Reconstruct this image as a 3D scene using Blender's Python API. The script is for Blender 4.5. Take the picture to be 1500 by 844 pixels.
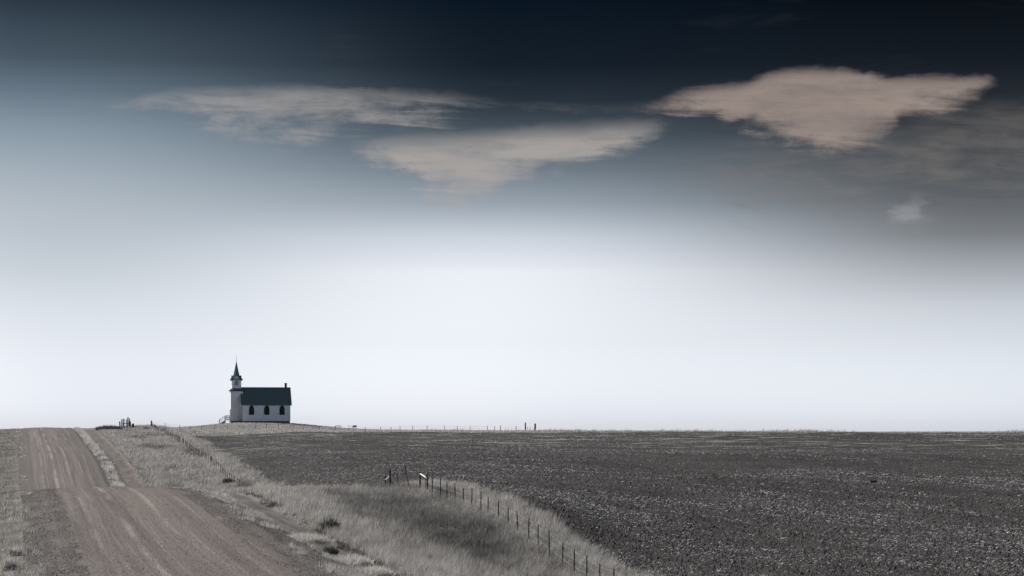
import bpy, bmesh, math, random
import numpy as np
from mathutils import Vector, Matrix

for o in list(bpy.data.objects): bpy.data.objects.remove(o)
sc = bpy.context.scene
COL = sc.collection
R = math.radians
rng = np.random.default_rng(11)
random.seed(5)

# ------------------------------------------------------------------ camera
F = 3383.0                      # focal length in photograph pixels (1500 wide)
HOR = 640.0                     # eye-level row
cam = bpy.data.cameras.new('camera'); cam_o = bpy.data.objects.new('camera', cam); COL.objects.link(cam_o)
cam.sensor_width = 36; cam.lens = F / 1500 * 36; cam.shift_y = (HOR - 422) / 1500
cam.clip_start = 0.5; cam.clip_end = 30000
cam_o.location = (0, 0, 0); cam_o.rotation_euler = (R(90), 0, 0)
sc.camera = cam_o
sc.view_settings.view_transform = 'Standard'; sc.view_settings.look = 'None'
sc.view_settings.exposure = 0.45; sc.view_settings.gamma = 1.0
try: sc.view_settings.use_curve_mapping = False
except Exception: pass

# ------------------------------------------------------------------ sun and sky
EXPO = 0.45
SUN_EL, SUN_AZ = R(34), R(-56)          # azimuth from +Y, clockwise positive
sdir = Vector((math.sin(SUN_AZ) * math.cos(SUN_EL), math.cos(SUN_AZ) * math.cos(SUN_EL), math.sin(SUN_EL)))
sun = bpy.data.lights.new('sun', 'SUN'); sun.energy = 4.6; sun.angle = R(0.5); sun.color = (1, 0.955, 0.9)
sun_o = bpy.data.objects.new('sun', sun); COL.objects.link(sun_o)
sun_o.rotation_euler = sdir.to_track_quat('Z', 'Y').to_euler(); sun_o.location = sdir * 300

class NT:
    """small helper for node trees"""
    def __init__(s, nt): s.nt = nt; s.n = nt.nodes; s.l = nt.links
    def inp(s, sock, v):
        if isinstance(v, bpy.types.NodeSocket): s.l.new(v, sock)
        elif v is not None:
            try: sock.default_value = v
            except Exception: sock.default_value = (*v, 1) if len(v) == 3 else v
    def new(s, t, **k):
        n = s.n.new(t)
        for a, b in k.items(): setattr(n, a, b)
        return n
    def m(s, op, a, b=None, c=None, clamp=False):
        n = s.new('ShaderNodeMath', operation=op, use_clamp=clamp)
        s.inp(n.inputs[0], a); s.inp(n.inputs[1], b); s.inp(n.inputs[2], c)
        return n.outputs[0]
    def mr(s, v, a, b, c=0.0, d=1.0, smooth=True):
        n = s.new('ShaderNodeMapRange', interpolation_type='SMOOTHSTEP' if smooth else 'LINEAR')
        for i, x in enumerate((v, a, b, c, d)): s.inp(n.inputs[i], x)
        return n.outputs[0]
    def mix(s, f, a, b, mode='MIX'):
        n = s.new('ShaderNodeMix', data_type='RGBA', blend_type=mode)
        s.inp(n.inputs[0], f); s.inp(n.inputs[6], a); s.inp(n.inputs[7], b)
        return n.outputs[2]
    def xyz(s, x, y, z=0.0):
        n = s.new('ShaderNodeCombineXYZ')
        for i, v in enumerate((x, y, z)): s.inp(n.inputs[i], v)
        return n.outputs[0]
    def sep(s, v):
        n = s.new('ShaderNodeSeparateXYZ'); s.inp(n.inputs[0], v); return n.outputs
    def noise(s, vec, scale=1.0, detail=3.0, rough=0.5, dist=0.0):
        n = s.new('ShaderNodeTexNoise'); s.inp(n.inputs['Vector'], vec)
        n.inputs['Scale'].default_value = scale; n.inputs['Detail'].default_value = detail
        n.inputs['Roughness'].default_value = rough; n.inputs['Distortion'].default_value = dist
        return n.outputs[0]
    def curve(s, v, pts):
        n = s.new('ShaderNodeFloatCurve'); c = n.mapping.curves[0]
        n.mapping.use_clip = False
        pts = sorted(pts)
        c.points[0].location = pts[0]; c.points[1].location = pts[-1]
        for p in pts[1:-1]: c.points.new(*p)
        for p in c.points: p.handle_type = 'AUTO_CLAMPED'
        n.mapping.update(); s.inp(n.inputs[1], v)
        return n.outputs[0]

def lin(c): c = c / 255; return c / 12.92 if c < .04045 else ((c + .055) / 1.055) ** 2.4

def build_world():
    w = bpy.data.worlds.new('World'); sc.world = w; w.use_nodes = True
    T = NT(w.node_tree); bg = T.n['Background']
    sky = T.new('ShaderNodeTexSky', sky_type='NISHITA', sun_disc=False)
    sky.sun_elevation = SUN_EL; sky.sun_rotation = SUN_AZ
    sky.air_density = 1; sky.dust_density = 1; sky.ozone_density = 1
    tc = T.new('ShaderNodeTexCoord'); x, y, z = T.sep(tc.outputs['Generated'])
    hyp = T.m('SQRT', T.m('ADD', T.m('MULTIPLY', x, x), T.m('MULTIPLY', y, y)))
    el = T.m('ARCTAN2', z, hyp); az = T.m('ARCTAN2', x, y)
    # how far the horizontal direction is from a right angle to the sun: polarised skies are deepest at a right angle, paler to both sides
    cs = T.m('ABSOLUTE', T.m('DIVIDE', T.m('ADD', T.m('MULTIPLY', x, math.sin(SUN_AZ)), T.m('MULTIPLY', y, math.cos(SUN_AZ))), T.m('MAXIMUM', hyp, 0.001)))
    ys = [5, 100, 150, 200, 250, 300, 350, 400, 450, 500, 600]
    nish = {'l': [(0.4601,0.5965,0.7379),(0.5019,0.6381,0.7517),(0.5301,0.6640,0.7566),(0.5573,0.6878,0.7548),(0.5911,0.7125,0.7499),(0.6264,0.7355,0.7367),(0.6668,0.7581,0.7145),(0.7072,0.7712,0.6790),(0.7469,0.7724,0.6302),(0.7752,0.7523,0.5634),(0.7136,0.5996,0.3905)],
            'm': [(0.3638,0.4934,0.6345),(0.3988,0.5315,0.6478),(0.4209,0.5520,0.6522),(0.4452,0.5734,0.6522),(0.4719,0.5948,0.6470),(0.5017,0.6151,0.6373),(0.5343,0.6329,0.6167),(0.5668,0.6445,0.5870),(0.5975,0.6439,0.5422),(0.6167,0.6226,0.4826),(0.5447,0.4784,0.3268)],
            'r': [(0.3066,0.4279,0.5564),(0.3391,0.4623,0.5696),(0.3576,0.4796,0.5719),(0.3781,0.4981,0.5711),(0.4009,0.5154,0.5675),(0.4261,0.5338,0.5568),(0.4535,0.5482,0.5390),(0.4791,0.5563,0.5106),(0.5026,0.5523,0.4710),(0.5147,0.5315,0.4177),(0.4368,0.3957,0.2789)]}
    EX = 2 ** -EXPO
    want = {'l': [(36,49,61),(73,87,99),(105,121,134),(136,152,164),(160,172,182),(178,187,195),(189,197,205),(202,209,216),(218,224,231),(229,233,240),(232,236,244)],
            'm': [(9,21,33),(22,32,42),(40,50,60),(72,84,94),(112,124,134),(152,163,173),(204,211,220),(234,238,245),(236,240,247),(236,240,247),(232,236,244)],
            'r': [(8,13,19),(22,28,35),(36,42,48),(56,61,66),(76,80,84),(96,100,104),(124,128,132),(166,170,176),(200,205,211),(216,221,228),(224,229,237)]}
    def ramp(k):
        n = T.new('ShaderNodeValToRGB'); n.color_ramp.interpolation = 'B_SPLINE' if False else 'EASE'
        n.color_ramp.interpolation = 'LINEAR'
        els = n.color_ramp.elements
        st = []
        for yy, nn, ww in zip(ys, nish[k], want[k]):
            e = (HOR - yy) / F
            st.append((e / 0.2, tuple(lin(c) * EX / q / 4 for c, q in zip(ww, nn))))
        st.sort()
        els[0].position, els[0].color = st[0][0], (*st[0][1], 1)
        els[1].position, els[1].color = st[-1][0], (*st[-1][1], 1)
        for p, c in st[1:-1]:
            e = els.new(p); e.color = (*c, 1)
        T.inp(n.inputs[0], T.m('DIVIDE', el, 0.2))
        return n.outputs[0]
    rl, rm, rr = ramp('l'), ramp('m'), ramp('r')
    cl, cm, cr = (math.cos(math.atan((p - 750) / F) - SUN_AZ) for p in (50, 750, 1450))
    mult = T.mix(T.mr(cs, cr, cm), rr, rm)
    mult = T.mix(T.mr(cs, cm, cl), mult, rl)
    mult = T.mix(T.mr(cs, cl, 1.0), mult, T.mix(T.mr(el, 0.0, 0.35), (.5, .5, .58, 1), (.13, .13, .14, 1)))
    mult4 = T.new('ShaderNodeVectorMath', operation='SCALE'); T.inp(mult4.inputs[0], mult); mult4.inputs['Scale'].default_value = 4
    base = T.mix(1.0, sky.outputs[0], mult4.outputs[0], 'MULTIPLY')
    # ---- clouds: wind-drawn banks with fibrous edges, given by their upper and lower outline in azimuth / elevation
    U = T.m('MULTIPLY_ADD', az, F / 1500, 0.5)                # 0..1 across the view
    V = T.m('DIVIDE', el, 0.2)
    vec = T.xyz(T.m('MULTIPLY', az, 22.0), T.m('MULTIPLY', el, 80.0), 0.3)
    vec2 = T.xyz(T.m('ADD', T.m('MULTIPLY', az, 17.0), T.m('MULTIPLY', el, 34.0)), T.m('MULTIPLY', el, 130.0), 2.7)
    n1 = T.noise(vec, 1.0, 7, 0.58, 0.6); n2 = T.noise(vec2, 1.0, 7, 0.6, 1.1)
    n3 = T.noise(T.xyz(T.m('MULTIPLY', az, 90.0), T.m('MULTIPLY', el, 160.0), 5.0), 1.0, 6, 0.6, 0.2)
    puff = T.m('SUBTRACT', n3, 0.5); fib = T.m('SUBTRACT', n2, 0.5); big = T.m('SUBTRACT', n1, 0.5)
    er = T.m('ADD', T.m('ADD', T.m('MULTIPLY', fib, 1.25), T.m('MULTIPLY', puff, .65)), T.m('MULTIPLY', big, .9))
    tex = T.mr(T.m('ADD', T.m('ADD', T.m('MULTIPLY', n2, .5), T.m('MULTIPLY', n1, .3)), T.m('MULTIPLY', n3, .2)), .36, .64)
    def cloud(upper, lower, amp, soft_u, soft_l, inner, wisp=.5):
        k = lambda pts: [(((px - 750) / F * F / 1500 + .5), math.atan((HOR - py) / F) / 0.2) for px, py in pts]
        Uw = T.m('ADD', U, T.m('ADD', T.m('MULTIPLY', big, 0.06), T.m('MULTIPLY', puff, .025)))
        Vw = T.m('ADD', V, T.m('ADD', T.m('MULTIPLY', big, amp * .6), T.m('ADD', T.m('MULTIPLY', fib, amp), T.m('MULTIPLY', puff, amp * .7))))
        up = T.m('SUBTRACT', T.curve(Uw, k(upper)), Vw); lo = T.m('SUBTRACT', Vw, T.curve(Uw, k(lower)))
        S = T.m('MULTIPLY', T.mr(up, -soft_u * .6, soft_u), T.mr(lo, -soft_l * .6, soft_l))
        d = T.mr(T.m('ADD', S, T.m('MULTIPLY', er, inner)), .05, 1.1)
        d = T.m('MULTIPLY', d, T.m('ADD', 1 - wisp, T.m('MULTIPLY', tex, wisp)))
        return T.m('MULTIPLY', d, T.mr(S, .0, .3), clamp=True)
    A = cloud([(60,146),(120,146),(180,148),(250,138),(330,132),(420,127),(500,127),(560,131),(640,137),(700,141),(780,150)],
              [(60,144),(120,148),(180,160),(240,172),(310,188),(400,210),(450,212),(500,196),(560,186),(620,184),(680,168),(780,146)], .06, .03, .07, .9, .65)
    B = cloud([(500,228),(550,206),(620,197),(700,192),(770,186),(850,181),(920,178),(990,176)],
              [(500,226),(560,240),(600,262),(640,300),(690,312),(725,290),(760,264),(830,253),(890,232),(950,210),(990,174)], .06, .05, .06, .7, .4)
    C = cloud([(700,150),(780,150),(870,154),(950,150),(1000,134),(1050,126),(1100,121),(1130,110),(1190,103),(1255,106),(1300,117),(1370,119),(1425,121),(1450,132)],
              [(700,149),(780,158),(870,161),(960,160),(1030,168),(1100,194),(1150,210),(1195,222),(1230,227),(1270,213),(1300,199),(1318,176),(1400,163),(1450,130)], .045, .03, .045, .5, .22)
    D = cloud([(900,240),(1000,225),(1100,215),(1200,210),(1300,190),(1400,170),(1500,160),(1650,170)],
              [(900,238),(1000,280),(1100,306),(1200,300),(1300,290),(1400,280),(1500,270),(1650,165)], .08, .14, .14, .8, .45)
    Ee = cloud([(1295,330),(1315,300),(1330,292),(1350,312),(1385,330)], [(1295,329),(1320,335),(1350,338),(1385,329)], .06, .05, .05, .7, .5)
    G = cloud([(-80,318),(60,308),(150,314),(260,322)], [(-80,316),(60,334),(150,330),(260,321)], .04, .05, .05, .8, .6)
    # thin drawn-out cirrus over the whole sky
    cir = T.m('MULTIPLY', T.m('MULTIPLY', T.mr(T.m('ADD', T.m('MULTIPLY', n1, .5), T.m('MULTIPLY', n2, .5)), .54, .8), T.mr(el, .06, .12)), .07)
    def over(bgc, d, col, o): return T.mix(T.m('MULTIPLY', d, o), bgc, tuple(lin(c) * EX * 10 for c in col) + (1,))
    c = over(base, cir, (120, 118, 118), 1.0)
    c = over(c, D, (126, 121, 118), .62)
    c = over(c, A, (162, 158, 157), .8)
    c = over(c, B, (172, 166, 162), .88)
    c = over(c, C, (156, 142, 135), .96)
    c = over(c, Ee, (172, 173, 175), .45)
    c = over(c, G, (190, 192, 196), .5)
    T.inp(bg.inputs[0], c); bg.inputs[1].default_value = 0.1
    w.cycles.sampling_method = 'MANUAL'; w.cycles.sample_map_resolution = 512
build_world()

# ------------------------------------------------------------------ helpers
def tag(o, label=None, cat=None, group=None, kind=None):
    if label: o['label'] = label
    if cat: o['category'] = cat
    if group: o['group'] = group
    if kind: o['kind'] = kind
    return o
def empty(name, loc=(0, 0, 0), rz=0.0):
    o = bpy.data.objects.new(name, None); COL.objects.link(o); o.location = loc; o.rotation_euler = (0, 0, rz); o.empty_display_size = .3
    return o
def link(name, me, mat, parent=None, smooth=False):
    o = bpy.data.objects.new(name, me); COL.objects.link(o)
    if mat and not me.materials: me.materials.append(mat)
    if parent: o.parent = parent
    if smooth: me.polygons.foreach_set('use_smooth', [True] * len(me.polygons))
    return o
def obj(name, bm, mat, parent=None, smooth=False):
    me = bpy.data.meshes.new(name); bmesh.ops.recalc_face_normals(bm, faces=bm.faces); bm.to_mesh(me); bm.free()
    return link(name, me, mat, parent, smooth)
def poly(name, vs, fs, mat, parent=None):
    bm = bmesh.new(); v = [bm.verts.new(p) for p in vs]
    for f in fs: bm.faces.new([v[i] for i in f])
    return obj(name, bm, mat, parent)
def add_box(bm, c, d, M=None):
    vs = []
    for sx in (-.5, .5):
        for sy in (-.5, .5):
            for sz in (-.5, .5):
                p = Vector((c[0] + sx * d[0], c[1] + sy * d[1], c[2] + sz * d[2]))
                vs.append(bm.verts.new(M @ p if M else p))
    for f in ((0,1,3,2),(4,6,7,5),(0,4,5,1),(2,3,7,6),(0,2,6,4),(1,5,7,3)): bm.faces.new([vs[i] for i in f])
    return bm
def box(name, c, d, mat, parent=None): return obj(name, add_box(bmesh.new(), c, d), mat, parent)
def add_tube(bm, a, b, r0, r1=None, n=7):
    a, b = Vector(a), Vector(b); r1 = r0 if r1 is None else r1
    q = (b - a).to_track_quat('Z', 'Y'); ra, rb = [], []
    for i in range(n):
        t = 2 * math.pi * i / n; d = Vector((math.cos(t), math.sin(t), 0))
        ra.append(bm.verts.new(a + q @ (d * r0))); rb.append(bm.verts.new(b + q @ (d * r1)))
    for i in range(n): bm.faces.new((ra[i], ra[(i+1)%n], rb[(i+1)%n], rb[i]))
    bm.faces.new(ra[::-1]); bm.faces.new(rb)
    return bm
def mat_new(name, col, rough=.85, var=.25, scale=3.0, bump=0.0, spec=.25, stretch=(1, 1, 1)):
    m = bpy.data.materials.new(name); m.use_nodes = True; T = NT(m.node_tree); b = T.n['Principled BSDF']
    tc = T.new('ShaderNodeTexCoord'); mp = T.new('ShaderNodeMapping'); mp.inputs['Scale'].default_value = stretch
    T.inp(mp.inputs[0], tc.outputs['Object'])
    nz = T.noise(mp.outputs[0], scale, 5, .6)
    lo = tuple(c * (1 - var) for c in col) + (1,); hi = tuple(min(1, c * (1 + var)) for c in col) + (1,)
    T.inp(b.inputs['Base Color'], T.mix(T.mr(nz, .3, .7), lo, hi))
    b.inputs['Roughness'].default_value = rough; b.inputs['Specular IOR Level'].default_value = spec
    if bump:
        bp = T.new('ShaderNodeBump'); bp.inputs['Strength'].default_value = bump; bp.inputs['Distance'].default_value = .02
        T.inp(bp.inputs['Height'], nz); T.inp(b.inputs['Normal'], bp.outputs[0])
    return m

# value noise in numpy
_P = rng.random((256, 256))
def vnoise(x, y):
    xi = np.floor(x).astype(int); yi = np.floor(y).astype(int); fx = x - xi; fy = y - yi
    fx = fx * fx * (3 - 2 * fx); fy = fy * fy * (3 - 2 * fy)
    g = lambda a, b: _P[a & 255, b & 255]
    return (g(xi, yi) * (1 - fx) + g(xi + 1, yi) * fx) * (1 - fy) + (g(xi, yi + 1) * (1 - fx) + g(xi + 1, yi + 1) * fx) * fy
def fbm(x, y, o=4):
    v = 0; a = .5; t = 0
    for i in range(o): v = v + a * vnoise(x + 17.3 * i, y + 9.1 * i); t += a; x = x * 2.03; y = y * 2.03; a *= .5
    return v / t
def sstep(v, a, b): t = np.clip((v - a) / (b - a), 0, 1); return t * t * (3 - 2 * t)

# ------------------------------------------------------------------ the land
# The road runs straight away at slope SL; s is the distance to the right of its left ditch, Y the distance ahead.
SL = 0.215
pts = []
def line(s, prof, dz=0.0):
    for y, zz in prof: pts.append((s, y, zz + dz))
PR = [(-40,-1.9),(0,-1.9),(30,-3.0),(50,-3.95),(72,-4.4),(85,-4.2),(100,-3.75),(115,-3.3),(128,-3.08),(137,-3.08),(150,-3.5),(165,-4.4),(185,-5.6),(210,-6.5),(235,-6.6),(264,-5.5),(306,-2.9),(340,-1.55),(374,-.33),(400,.6),(427,1.4),(445,1.72),(465,1.6),(500,.6),(560,-2),(650,-5),(900,-10)]
PT = [(-40,-2.8),(0,-2.8),(30,-4.0),(50,-4.8),(72,-5.2),(85,-5.1),(100,-4.75),(110,-4.5),(125,-4.05),(140,-3.7),(150,-3.62),(165,-4.5),(185,-5.8),(210,-6.8),(235,-6.8)] + [(y, z - .15) for y, z in PR if y > 250]
PF = [(-40,-4),(0,-4.5),(40,-6.3),(72,-7.2),(90,-7.1),(105,-6.35),(112.7,-5.35),(120,-4.6),(127,-4.15),(134,-3.85),(141,-3.6),(150,-3.45),(158,-3.6),(175,-4.7),(195,-5.7),(215,-6.2),(240,-6.2),(267,-5.5),(290,-4.1),(320,-2.7),(355,-1.0),(392,.4),(420,1.2),(434,1.75),(450,2.0),(470,2.05),(500,1.9),(560,0),(650,-4),(900,-10)]
PE = [(60,-7.4),(90,-7.2),(110,-6.6),(122,-5.3),(131,-4.1),(137,-3.5),(147,-3.3),(160,-3.4),(180,-3.9),(200,-4.3),(220,-4.6),(258,-4.6),(300,-2.7),(340,-1.4),(397,0)]
line(6, PR); line(2, PR, -.06); line(10, PR, -.06); line(-1.5, PR, -.4); line(-9, PR, -.35); line(-60, PR, -.5); line(-110, PR, -1)
line(13.5, PT); line(25.4, PF); line(30.5, PE)
ft = lambda P, y: np.interp(y, [a for a, b in P], [b for a, b in P])
line(19, [(y, .5 * (ft(PT, y) + z) - .08) for y, z in PF if y < 440])
for px, py, y in [(1000,844,107),(1200,844,104),(1500,844,100),(2000,844,98),(900,760,132),(1000,760,138),(1200,760,140),(1500,760,140),(2000,760,140),
                  (900,720,160),(1050,720,158),(1300,720,165),(1500,720,168),(2000,720,168),(1050,697,185),(1200,690,195),(1500,690,205),(2000,690,205),
                  (800,690,210),(900,680,235),(1200,679,262),(1500,681,265),(2000,681,265),(800,670,270),(500,670,285),(600,685,235),
                  (1200,660,320),(1500,660,320),(2000,660,320),(800,655,320),(500,655,325),
                  (350,646,365),(500,645,365),(800,645,365),(1200,645,365),(1500,645,365),(2000,645,365),
                  (350,637,415),(430,633.5,432),(560,633,432),(830,633.5,432),(1200,633.8,432),(1500,634,432),(2000,634,432),
                  (230,629,470),(290,627.5,495),(325,621,508),(390,622,498),(330,621,505),(365,619.6,509),(390,619.6,510),(425,620.6,510),(365,620,520),(390,620,522),(425,620.4,518),(455,622.8,516),(490,626.4,512),(520,628.8,508),(455,627,499),(490,629.6,496),(425,623,500),(600,630.5,490),(830,631.5,470),(1100,632.6,455),(1500,633.2,450),(2000,633.2,450)]:
    pts.append(((px - 23) / F * y, y, (HOR - py) * y / F))
pts += [(72,224,-4.3),(96,234,-4.5),(130,234,-4.5),(60,215,-3.8)]
for s in (-110, 40, 60, 90, 140, 220, 320):
    for y, z in ((560, -.5), (640, -4), (900, -10)): pts.append((s, y, z + (.8 if s in (40, 60) and y == 560 else 0)))
for s in (45, 80, 150, 300):
    for y, z in ((-40, -3.2), (0, -4), (40, -6), (75, -6.8)): pts.append((s, y, z))
pts = np.array(pts, float)
AS = 3.0
Pc = np.c_[pts[:, 0] * AS, pts[:, 1]] / 50.0
def kern(A, B):
    d2 = ((A[:, None, :] - B[None, :, :]) ** 2).sum(2) + 1e-9
    return .5 * d2 * np.log(d2)
n = len(Pc); K = kern(Pc, Pc) + np.eye(n) * 2e-3; Q = np.c_[np.ones(n), Pc]
W = np.linalg.solve(np.block([[K, Q], [Q.T, np.zeros((3, 3))]]), np.r_[pts[:, 2], 0, 0, 0])
def rbf(s, y):
    A = np.c_[s * AS, y] / 50.0; out = np.empty(len(A))
    for i in range(0, len(A), 20000):
        B = A[i:i + 20000]; out[i:i + 20000] = kern(B, Pc) @ W[:n] + W[n] + B @ W[n + 1:]
    return out
def axis(segs):
    a = [np.arange(x0, x1 - 1e-6, st) for x0, x1, st in segs]; return np.concatenate(a + [[segs[-1][1]]])
SA = axis([(-120,-20,4),(-20,-4,1),(-4,0.4,.4),(0.4,12.0,.2),(12.0,15.2,.2),(15.2,29,.46),(29,60,.8),(60,240,2),(240,400,8)])
YA = axis([(-60,50,5),(50,66,1),(66,165,.4),(165,270,.8),(270,460,1),(460,560,2),(560,960,10)])
SC_ = np.linspace(-120, 400, 131); YC_ = axis([(-60,60,4),(60,480,2),(480,960,6)])
zc = rbf(*[g.ravel() for g in np.meshgrid(SC_, YC_)]).reshape(len(YC_), len(SC_))
SG, YG = np.meshgrid(SA, YA)
near = (SG < 34)
ZG = np.empty_like(SG); ZG[near] = rbf(SG[near], YG[near])
def bil(sa, ya, zz, s, y):
    i = np.clip(np.searchsorted(sa, s) - 1, 0, len(sa) - 2); j = np.clip(np.searchsorted(ya, y) - 1, 0, len(ya) - 2)
    fs = np.clip((s - sa[i]) / (sa[i+1] - sa[i]), 0, 1); fy = np.clip((y - ya[j]) / (ya[j+1] - ya[j]), 0, 1)
    return (zz[j, i] * (1 - fs) + zz[j, i+1] * fs) * (1 - fy) + (zz[j+1, i] * (1 - fs) + zz[j+1, i+1] * fs) * fy
ZG[~near] = bil(SC_, YC_, zc, SG[~near], YG[~near])
def field_edge(y): return 28.7 + 1.3 * (fbm(y / 9.0, y * 0 + 3.1) - .5) * 2 * .8
def field_far(s): return np.clip(396 + (s - 28.7) * 1.5, 396, 432) + 2 * (fbm(s / 7, s * 0 + 8.2) - .5)
# fine relief
XG = SG - SL * YG
road_w = sstep(SG, 1.2, 2.4) * (1 - sstep(SG, 9.3, 10.6))
crown = .10 * (1 - ((SG - 6) / 4.5) ** 2)
ZG += np.clip(road_w, 0, 1) * crown
ZG -= road_w * .02 * (fbm(SG * 2.2, YG * .03, 3) - .5) * 2
rough_w = (1 - road_w) * sstep(SG, -2, .5) * (1 - sstep(SG, 12, 12.6))
ZG += rough_w * (.16 * (fbm(SG * 1.1, YG * .5, 4) - .5) + .12 * np.exp(-((SG - 2.0) / .35) ** 2) + .14 * np.exp(-((SG - 10.3) / .4) ** 2))
ZG += (sstep(SG, 14.5, 17) + sstep(-SG, -.3, 2)) * (YG < 480) * .35 * (fbm(SG * .35, YG * .18, 4) - .5)
path_w = sstep(SG, 12.4, 12.9) * (1 - sstep(SG, 14.5, 14.9)) * (YG < 450)
ZG -= path_w * .12
isf = (SG > field_edge(YG)) & (YG < field_far(SG))
ZG += isf * (.16 * (fbm(SG * .9, YG * .9, 3) - .5) + .03 * np.sin((SG * .94 + YG * .34) * 2 * np.pi / 1.6))
ZG = np.where(YG > 700, ZG - (YG - 700) * .012, ZG)
edge = np.maximum(sstep(-SG, 90, 120), sstep(SG, 330, 400)); ZG = ZG - edge * 12
def ground_z(s, y): return bil(SA, YA, ZG, s, y)
def gz(x, y): return float(ground_z(np.array([x + SL * y]), np.array([y]))[0])
def at(px, Y):
    x = (px - 750) * Y / F; return Vector((x, Y, gz(x, Y)))

ny, nx = SG.shape
fs_ = (SG[:-1, :-1] + SG[1:, 1:]) / 2; fy_ = (YG[:-1, :-1] + YG[1:, 1:]) / 2
zone = np.zeros(fs_.shape, int)
zone[(fs_ > .4) & (fs_ < 12.0)] = 1
zone[(fs_ > 12.6) & (fs_ < 14.8) & (fy_ < 450)] = 2
zone[(fs_ > field_edge(fy_)) & (fy_ < field_far(fs_))] = 3
idx = np.arange(ny * nx).reshape(ny, nx)
allv = np.c_[XG.ravel(), YG.ravel(), ZG.ravel()]; alluv = np.c_[SG.ravel(), YG.ravel()]
def sheet(name, k, mat):
    J, I = np.nonzero(zone == k)
    q = np.c_[idx[J, I], idx[J, I+1], idx[J+1, I+1], idx[J+1, I]]
    u, inv = np.unique(q.ravel(), return_inverse=True)
    me = bpy.data.meshes.new(name)
    me.vertices.add(len(u)); me.vertices.foreach_set('co', allv[u].ravel())
    me.loops.add(len(inv)); me.loops.foreach_set('vertex_index', inv.astype(np.int32))
    me.polygons.add(len(q)); me.polygons.foreach_set('loop_start', np.arange(0, len(inv), 4, dtype=np.int32)); me.polygons.foreach_set('loop_total', np.full(len(q), 4, np.int32))
    me.update(calc_edges=True)
    uv = me.uv_layers.new(name='land'); uv.data.foreach_set('uv', alluv[u][inv].ravel().astype(np.float32))
    return link(name, me, mat, None, True)

def land_mat(name, fn):
    m = bpy.data.materials.new(name); m.use_nodes = True; T = NT(m.node_tree); b = T.n['Principled BSDF']
    uv = T.new('ShaderNodeUVMap', uv_map='land'); s, y, _ = T.sep(uv.outputs[0])
    col, h, dist = fn(T, s, y); T.inp(b.inputs['Base Color'], col)
    b.inputs['Roughness'].default_value = .95; b.inputs['Specular IOR Level'].default_value = .1
    if h is not None:
        bp = T.new('ShaderNodeBump'); bp.inputs['Strength'].default_value = .8; bp.inputs['Distance'].default_value = dist
        T.inp(bp.inputs['Height'], h); T.inp(b.inputs['Normal'], bp.outputs[0])
    return m
def f_road(T, s, y):
    wob = T.m('MULTIPLY', T.m('SUBTRACT', T.noise(T.xyz(T.m('MULTIPLY', s, .1), T.m('MULTIPLY', y, .012)), 1, 2), .5), 0.9)
    sw = T.m('ADD', s, wob)
    st = T.noise(T.xyz(T.m('MULTIPLY', sw, 1.5), T.m('MULTIPLY', y, .014)), 1, 6, .65)
    st2 = T.noise(T.xyz(T.m('MULTIPLY', sw, 5.0), T.m('MULTIPLY', y, .05), 4.0), 1, 4, .6)
    sp = T.noise(T.xyz(T.m('MULTIPLY', s, 1.3), T.m('MULTIPLY', y, .55), 1.0), 9, 5, .8); sp2 = T.noise(T.xyz(s, y, 7.0), 2.0, 4, .6)
    c = T.mix(T.mr(st, .33, .68), (.088, .074, .068, 1), (.21, .183, .168, 1))
    c = T.mix(T.m('MULTIPLY', T.mr(st2, .5, .72), .55), c, (.33, .295, .275, 1))
    for s0, wd, a in ((3.3, .10, .55), (3.75, .07, .4), (4.75, .16, .85), (5.5, .06, .4), (6.5, .13, .7), (7.1, .06, .45), (8.1, .10, .6), (9.0, .07, .5)):
        d = T.m('DIVIDE', T.m('SUBTRACT', sw, s0), wd)
        g = T.m('EXPONENT', T.m('MULTIPLY', T.m('MULTIPLY', d, d), -1.0))
        brk = T.mr(T.noise(T.xyz(T.m('MULTIPLY', s, .6), T.m('MULTIPLY', y, .05), s0), 1, 3), .4, .58)
        c = T.mix(T.m('MULTIPLY', T.m('MULTIPLY', g, a), brk), c, (.44, .39, .36, 1))
    sn = T.m('ADD', s, T.m('MULTIPLY', T.m('SUBTRACT', sp2, .5), .9))
    gl = T.m('SUBTRACT', 1.0, T.mr(sn, 1.7, 2.6)); gr = T.mr(sn, 9.0, 10.0)
    grav = T.mix(T.mr(sp, .38, .62), (.03, .028, .027, 1), (.14, .132, .126, 1))
    c = T.mix(T.m('MULTIPLY', T.m('MAXIMUM', gl, gr), .9), c, grav)
    c = T.mix(T.mr(sp, .3, .7), T.mix(.55, c, (.02, .017, .016, 1)), T.mix(.25, c, (.5, .46, .43, 1)))
    return c, sp, .05
def f_path(T, s, y):
    a = T.noise(T.xyz(T.m('MULTIPLY', s, .9), T.m('MULTIPLY', y, .12)), 1, 5, .65); sp = T.noise(T.xyz(s, y), 6, 4, .7)
    c = T.mix(T.mr(a, .35, .65), (.12, .112, .107, 1), (.2, .188, .18, 1))
    far = T.mr(y, 200, 300); c = T.mix(far, c, T.mix(T.mr(T.noise(T.xyz(s, T.m('MULTIPLY', y, .3), 6.0), 1.2, 5, .7), .35, .65), (.12, .107, .10, 1), (.23, .205, .19, 1)))
    return T.mix(T.mr(sp, .3, .7), T.mix(.3, c, (.03, .03, .03, 1)), c), sp, .05
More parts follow.
